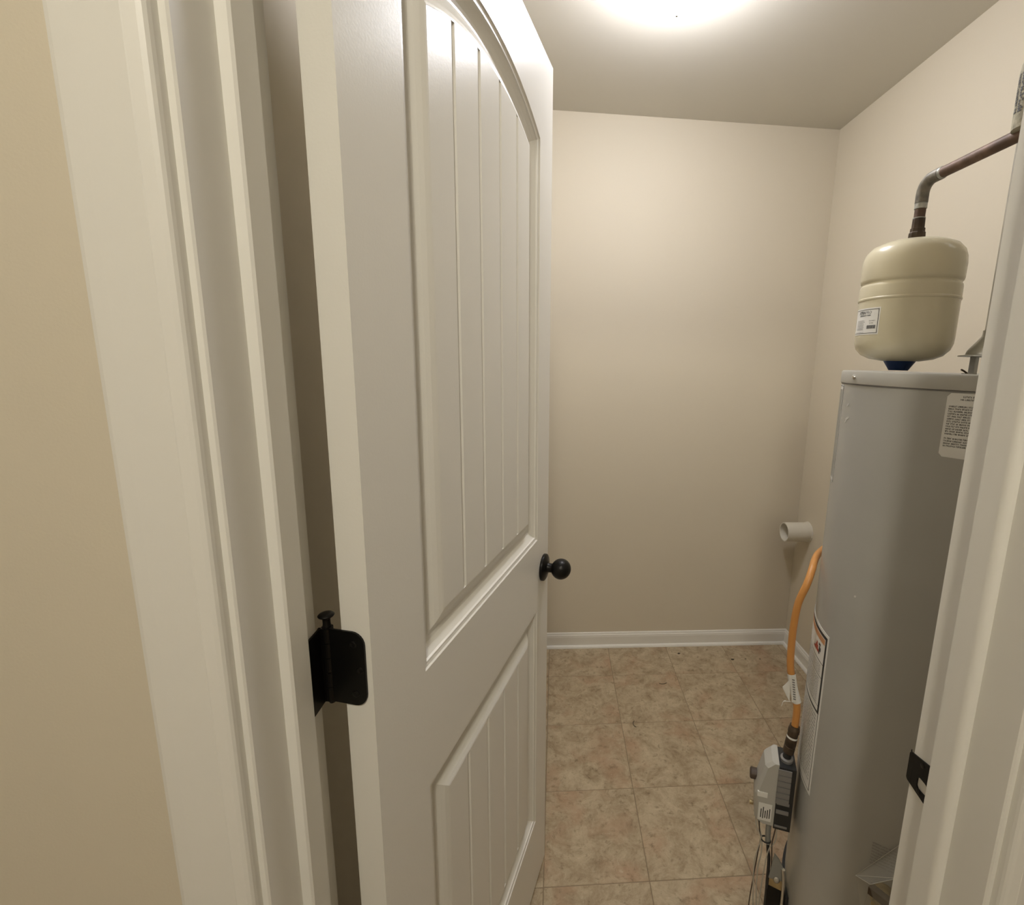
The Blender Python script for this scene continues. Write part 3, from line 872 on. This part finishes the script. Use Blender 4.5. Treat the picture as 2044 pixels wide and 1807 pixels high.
for a_, b_ in ((A, Bq), (A, Cq), (A, Dq), (Dq, Cq)):
    bm = bmesh.new(); tube(bm, [Vector(a_), Vector(b_)], 0.0006, 6)
    obj('film_crease', bm, 'film_edge', fl)
bm = bmesh.new()
text_rows(bm, HC, HR + 0.0006, 210.6, 226, 0.6020, 8, 0.0060, 0.0028, rng, fill=0.9, slope=0.0016)
obj('stamped_print', bm, 'inkgrey', heater)

# ================================================================== EXPANSION TANK
TKX, TKY = 0.937, 0.538
tank = thing('expansion_tank', 'small tan steel expansion tank hanging above the water heater', 'tank', (TKX, TKY, 1.418))
k_ = 0.0852 / 0.103
prof = [(0.004, 1.4350), (0.040, 1.4362), (0.066, 1.4400), (0.084, 1.4470), (0.096, 1.4580), (0.1005, 1.4700), (0.1015, 1.485), (0.1015, 1.5490), (0.1032, 1.5500), (0.1036, 1.5525), (0.1022, 1.5545),
        (0.1022, 1.5740), (0.1012, 1.5775), (0.0988, 1.5800), (0.0988, 1.5822), (0.1018, 1.5850), (0.1030, 1.5890), (0.1034, 1.6150), (0.1020, 1.6270), (0.0970, 1.6390), (0.0860, 1.6495), (0.066, 1.6570), (0.040, 1.6610), (0.018, 1.6622)]
bm = bmesh.new(); lathe(bm, [(r * k_, z) for r, z in prof], (TKX, TKY, 0), (0, 0, 1), 72)
sh = obj('shell', bm, 'tank', tank, smooth=True, angle=28)
bm = bmesh.new(); lathe(bm, [(0.0150, 1.4185), (0.0165, 1.4180), (0.0280, 1.4362), (0.012, 1.4366)], (TKX, TKY, 0), (0, 0, 1), 32)
obj('valve_cap', bm, 'blue', tank, label='dark blue plastic air valve cap')
RT = 0.1015 * k_
TC = (TKX, TKY)
LA0, LA1, LZ0, LZ1 = 158.0, 204.5, 1.4845, 1.5345
bm = bmesh.new(); cyl_patch(bm, TC, RT, LA0, LA1, LZ0, LZ1, 0.0004, 1.5)
tl = obj('tank_label', bm, 'label', tank, label='white product label with black print and bar code')
bm = bmesh.new()
r2 = RT + 0.0005
for a0, a1, z0, z1 in ((202.2, 202.9, 1.4870, 1.5320), (159, 202.9, 1.5312, 1.5320), (159, 202.9, 1.4870, 1.4878)):
    cyl_patch(bm, TC, r2, a0, a1, z0, z1, 0.0002)
text_rows(bm, TC, r2 + 0.0003, 166, 184, 1.5120, 3, 0.0027, 0.0013, rng)
text_rows(bm, TC, r2 + 0.0003, 166, 183, 1.5040, 5, 0.0023, 0.0012, rng)
text_rows(bm, TC, r2 + 0.0003, 190, 200, 1.5110, 1, 0.003, 0.0015, rng)
text_rows(bm, TC, r2 + 0.0003, 191, 199, 1.5070, 1, 0.003, 0.0018, rng)
text_rows(bm, TC, r2 + 0.0003, 163, 184, 1.4900, 1, 0.002, 0.0009, rng)
az = 187.0
while az < 200.5:
    d = rng.choice((0.18, 0.3, 0.45))
    cyl_quad(bm, TC, r2 + 0.0003, az, az + d, 1.4955, 1.5020)
    az += d + rng.choice((0.15, 0.25))
font_on_cyl(bm, 'XTRA', TC, r2 + 0.0003, 168.5, 1, 1.5235, 0.0078, 0.00016)
font_on_cyl(bm, 'PRO', TC, r2 + 0.0003, 182.6, 1, 1.5235, 0.0078, -0.00008)
font_on_cyl(bm, 'EXPANSION TANK', TC, r2 + 0.0003, 171.0, 1, 1.5195, 0.0036, 0.00008)
obj('print', bm, 'ink', tl)

# ================================================================== COPPER PIPE WITH INSULATED RISER
ZE = 1.7672
PYE = 0.335
cp = thing('copper_pipe', 'aged copper pipe running from the tan tank to an insulated riser', 'pipe', (TKX, TKY, 1.662))
bm = bmesh.new()
PR = 0.0093
pts = [(TKX, TKY, 1.675), (TKX, TKY, 1.742)] + [(TKX, TKY - 0.022 + 0.022 * cos(radians(a)), 1.745 + 0.022 * sin(radians(a))) for a in range(0, 91, 15)] + [(TKX, TKY - 0.05, ZE), (TKX, PYE, ZE)]
tube(bm, pts, PR, 24)
obj('pipe', bm, 'copper', cp, smooth=True)
bm = bmesh.new(); lathe(bm, [(0.0095, 1.6605), (0.0100, 1.6635), (0.0138, 1.6650), (0.0146, 1.6690), (0.0142, 1.6755), (0.0128, 1.6775), (0.0128, 1.6835), (0.0112, 1.6840), (0.0108, 1.7000), (0.0100, 1.7010)], (TKX, TKY, 0), (0, 0, 1), 10)
obj('threaded_adapter', bm, 'brown', cp, smooth=True, angle=25)
bm = bmesh.new()
tube(bm, [(TKX, TKY, 1.729), (TKX, TKY, 1.7435)] + [(TKX, TKY - 0.0225 + 0.0225 * cos(radians(a)), 1.7450 + 0.0222 * sin(radians(a))) for a in range(0, 91, 15)] + [(TKX, TKY - 0.040, ZE)], 0.0108, 24)
obj('elbow', bm, 'flux', cp, smooth=True)
for z, hgt in ((1.7015, 0.0016), (1.7275, 0.0018), (1.7190, 0.010)):
    bm = bmesh.new(); lathe(bm, [(PR, z - 0.0004), (PR + 0.0012, z), (PR + 0.0012, z + hgt), (PR, z + hgt + 0.0004)], (TKX, TKY, 0), (0, 0, 1), 24, False)
    obj('solder_ring', bm, 'solder', cp, smooth=True)
bm = bmesh.new(); lathe(bm, [(PR, 0), (PR + 0.0014, 0.001), (PR + 0.0012, 0.004), (PR, 0.006)], (TKX, TKY - 0.040, ZE), (0, -1, 0), 24, False)
obj('solder_ring', bm, 'solder', cp, smooth=True)
# riser with tee down to the heater
bm = bmesh.new(); tube(bm, [(TKX, PYE, 1.416), (TKX, PYE, 1.80)], PR, 20)
obj('riser_pipe', bm, 'copper', cp, smooth=True)
bm = bmesh.new(); lathe(bm, [(0.0095, 1.738), (0.0118, 1.740), (0.0118, 1.786), (0.0095, 1.788)], (TKX, PYE, 0), (0, 0, 1), 20)
obj('tee', bm, 'copper', cp, smooth=True)
bm = bmesh.new()
RF = 0.0225
tube(bm, [(TKX, PYE, 1.7690), (TKX, PYE, 1.842)] + [(TKX + 0.024 - 0.024 * cos(radians(a)), PYE, 1.845 + 0.024 * sin(radians(a))) for a in range(0, 91, 15)] + [(TKX + 0.10, PYE, 1.869), (XR - 0.001, PYE, 1.869)], RF, 24)
fo = obj('pipe_insulation', bm, 'foam', cp, smooth=True, label='fuzzy pale pipe insulation with dark print')
bm = bmesh.new()
for az0, col in ((148, 0), (172, 1), (192, 2)):
    z = 1.842
    while z > (1.792 if col < 2 else 1.80):
        hgt = rng.uniform(0.0016, 0.0035)
        for s in range(3):
            if rng.random() < 0.8:
                cyl_quad(bm, (TKX, PYE), RF + 0.0004, az0 + s * 6, az0 + s * 6 + rng.uniform(3, 6), z - hgt, z)
        z -= hgt + 0.0008
obj('print', bm, 'ink', fo)
bm = bmesh.new(); tube(bm, catmull([(TKX - 0.0075, PYE + 0.0040, 1.742), (TKX - 0.0085, PYE + 0.004, 1.728), (TKX - 0.0090, PYE + 0.0045, 1.712)], 4), 0.0018, 8)
obj('verdigris_drip', bm, mat('verdigris', (0.16, 0.22, 0.19), 0.7), cp)

# ================================================================== ORANGE GAS HOSE
gh = thing('gas_hose', 'orange flexible gas hose curving behind the water heater', 'hose', (vp(0.277, 0.004, 0).x, vp(0.277, 0.004, 0).y, VZ1))
b0 = vp(0.277, 0.004, 0)
pA = Vector((0.7895, 0.5065, 0.640))
def lerp3(a, b, t): return a + (b - a) * t
top = Vector((b0.x, b0.y, VZ1))
ax = (pA - top).normalized(); LN = (pA - top).length
def along(prof, name, m, seg=22):
    b = bmesh.new(); lathe(b, prof, top, ax, seg)
    return obj(name, b, m, gh, smooth=True)
along([(0.0088, -0.006), (0.0088, 0.012)], 'black_nipple', 'valveblk')
along([(0.0098, 0.010), (0.0118, 0.012), (0.0118, 0.026), (0.0108, 0.027), (0.0118, 0.029), (0.0118, 0.045), (0.0100, 0.047)], 'brown_coupling', 'brown')
along([(0.0098, 0.045), (0.0113, 0.046), (0.0113, 0.049), (0.0098, 0.050)], 'white_tape_ring', 'teflon')
along([(0.0095, 0.049), (0.0112, 0.050), (0.0112, LN - 0.014), (0.0120, LN - 0.012), (0.0120, LN - 0.004), (0.0106, LN - 0.002), (0.0106, LN + 0.003)], 'flare_nut', 'brown')
hose = [pA - ax * 0.004, (0.790, 0.506, 0.660), (0.789, 0.507, 0.692), (0.780, 0.513, 0.732), (0.771, 0.518, 0.780), (0.769, 0.520, 0.828), (0.769, 0.520, 0.875), (0.7725, 0.518, 0.928), hpt(157, 0.2735, 0.972), hpt(152, 0.2650, 0.996),
        hpt(145, 0.2625, 1.004), hpt(136, 0.2630, 1.006), hpt(125, 0.268, 1.004), hpt(110, 0.290, 1.0), hpt(92, 0.330, 1.01), (1.18, 0.765, 1.03), (1.30, 0.765, 1.04), (XR - 0.004, 0.765, 1.04)]
bm = bmesh.new()
cps = catmull(hose, 10)
tube(bm, cps, 0.0076, 16, rf=lambda t: 0.0076)
obj('flexible_hose', bm, 'orange', gh, smooth=True)
bm = bmesh.new(); lathe(bm, [(0.020, 0), (0.020, 0.004), (0.012, 0.006), (0.012, 0.03), (0.009, 0.032)], (XR - 0.0005, 0.765, 1.04), (-1, 0, 0), 24)
obj('wall_fitting', bm, 'brown', gh, smooth=True)
# paper tag wrapped round the hose
bm = bmesh.new()
tg = [(0.7885, 0.5075, 0.7010), (0.7800, 0.513, 0.732), (0.7735, 0.5165, 0.7655)]
tube(bm, catmull(tg, 6), 0.0090, 14, caps=False)
tag = obj('paper_tag', bm, 'label', gh, smooth=True, label='crumpled white paper tag with grey print')
def leafy(pts, th, m, name, parent):
    b = bmesh.new()
    P3 = [Vector(p) for p in pts]
    n = (P3[1] - P3[0]).cross(P3[2] - P3[0]).normalized() * th
    loft(b, [P3, [p + n for p in P3]])
    return obj(name, b, m, parent)
vw = Vector((0.852, -0.524, 0))
tcn = Vector((0.7800, 0.513, 0.732))
tw = Vector((-0.524, -0.852, 0)) * 0.0092
leafy([tcn + tw - vw * 0.0085 + Z_ * 0.022, tcn + tw - vw * 0.0215 + Z_ * 0.000, tcn + tw * 0.7 - vw * 0.0205 - Z_ * 0.006, tcn + tw - vw * 0.0040 - Z_ * 0.030], 0.0005, 'label', 'tag_flap', tag)
leafy([tcn + tw * 1.05 - vw * 0.0070 + Z_ * 0.033, tcn + tw * 1.05 + vw * 0.0035 + Z_ * 0.031, tcn + tw * 1.05 + vw * 0.0100 - Z_ * 0.026, tcn + tw * 1.05 - vw * 0.000 - Z_ * 0.029], 0.0004, 'label', 'tag_flap', tag)
bm = bmesh.new()
for k in range(9):
    z = 0.026 - k * 0.0055
    sh_ = k * 0.0008
    p0 = tcn + tw * 1.12 + vw * (-0.0040 + sh_) + Z_ * z
    P3 = [p0, p0 + vw * 0.0052, p0 + vw * 0.0052 - Z_ * 0.0032, p0 - Z_ * 0.0032]
    bm.faces.new([bm.verts.new(q) for q in P3])
obj('print', bm, 'inkgrey', tag)
for pts in ([tcn + tw - vw * 0.012 - Z_ * 0.030, tcn + tw - vw * 0.0165 - Z_ * 0.034, tcn + tw - vw * 0.019 - Z_ * 0.046],
            [tcn + tw - vw * 0.002 - Z_ * 0.029, tcn + tw - vw * 0.010 - Z_ * 0.031, tcn + tw - vw * 0.0165 - Z_ * 0.034]):
    bm = bmesh.new(); tube(bm, catmull(pts, 4), 0.0007, 6)
    obj('tag_string', bm, 'teflon', tag)

# ================================================================== PVC STUB IN THE CORNER
st = thing('pvc_pipe', 'short open white plastic pipe stub projecting from the wall near the corner', 'pipe', (XR, 1.707, 0.6437))
bm = bmesh.new()
SR = 0.0455
lathe(bm, [(SR - 0.005, 0.0), (SR, 0.0), (SR, 0.118), (SR - 0.0006, 0.1190), (SR - 0.0044, 0.1190), (SR - 0.005, 0.118), (SR - 0.005, 0.0)], (XR + 0.002, 1.707, 0.6437), (-1, 0, 0), 56, False)
obj('pipe', bm, 'pvc', st, smooth=True)
bm = bmesh.new(); lathe(bm, [(SR + 0.004, 0.0), (SR + 0.003, 0.003), (SR - 0.001, 0.006)], (XR, 1.707, 0.6437), (-1, 0, 0), 56, False)
obj('caulk_ring', bm, 'seal', st, smooth=True)
bm = bmesh.new(); lathe(bm, [(SR - 0.004, 0.0), (SR - 0.004, 0.002)], (XR - 0.066, 1.707, 0.6437), (1, 0, 0), 32)  # black disc stands in for the shade deep inside the open stub
obj('bore_shade_disc', bm, 'valveblk', st)

# ================================================================== BITS ON THE FLOOR
def curl(x, y, r, a0, a1, lab):
    b = bmesh.new()
    tube(b, [(r * cos(radians(a0 + (a1 - a0) * i / 10)), r * sin(radians(a0 + (a1 - a0) * i / 10)), 0.0013) for i in range(11)], 0.0012, 6)
    bmesh.ops.translate(b, verts=b.verts[:], vec=(x, y, 0))
    obj('dark_thread', b, 'thread', loc=(x, y, 0), label=lab, cat='thread', smooth=True)
curl(0.752, 1.535, 0.028, 235, 310, 'thin dark curved thread lying in the middle of a floor tile')
curl(0.600, 1.275, 0.020, 130, 240, 'thin dark curved thread lying across a floor tile joint')
def crumb(x, y, s, lab, grp=None):
    b = bmesh.new()
    bmesh.ops.create_icosphere(b, subdivisions=2, radius=1)
    rr = random.Random(int(x * 1000))
    for v in b.verts:
        v.co = Vector((v.co.x * s * rr.uniform(0.8, 1.2), v.co.y * s * 0.6 * rr.uniform(0.8, 1.2), max(v.co.z, -0.5) * s * 0.35 + s * 0.175))
    bmesh.ops.translate(b, verts=b.verts[:], vec=(x, y, 0))
    obj('dirt_crumb', b, 'thread', loc=(x, y, 0), label=lab, cat='debris', group=grp)
crumb(1.135, 1.672, 0.0085, 'largest dark dirt crumb on the floor by the baseboard')
crumb(0.882, 1.729, 0.0070, 'elongated dark dirt crumb on the floor under the beige wall')
crumb(1.201, 1.674, 0.0042, 'tiny dark dirt crumb lying beside the largest crumb')
crumb(1.2735, 1.671, 0.0042, 'tiny dark dirt crumb lying closest to the room corner')
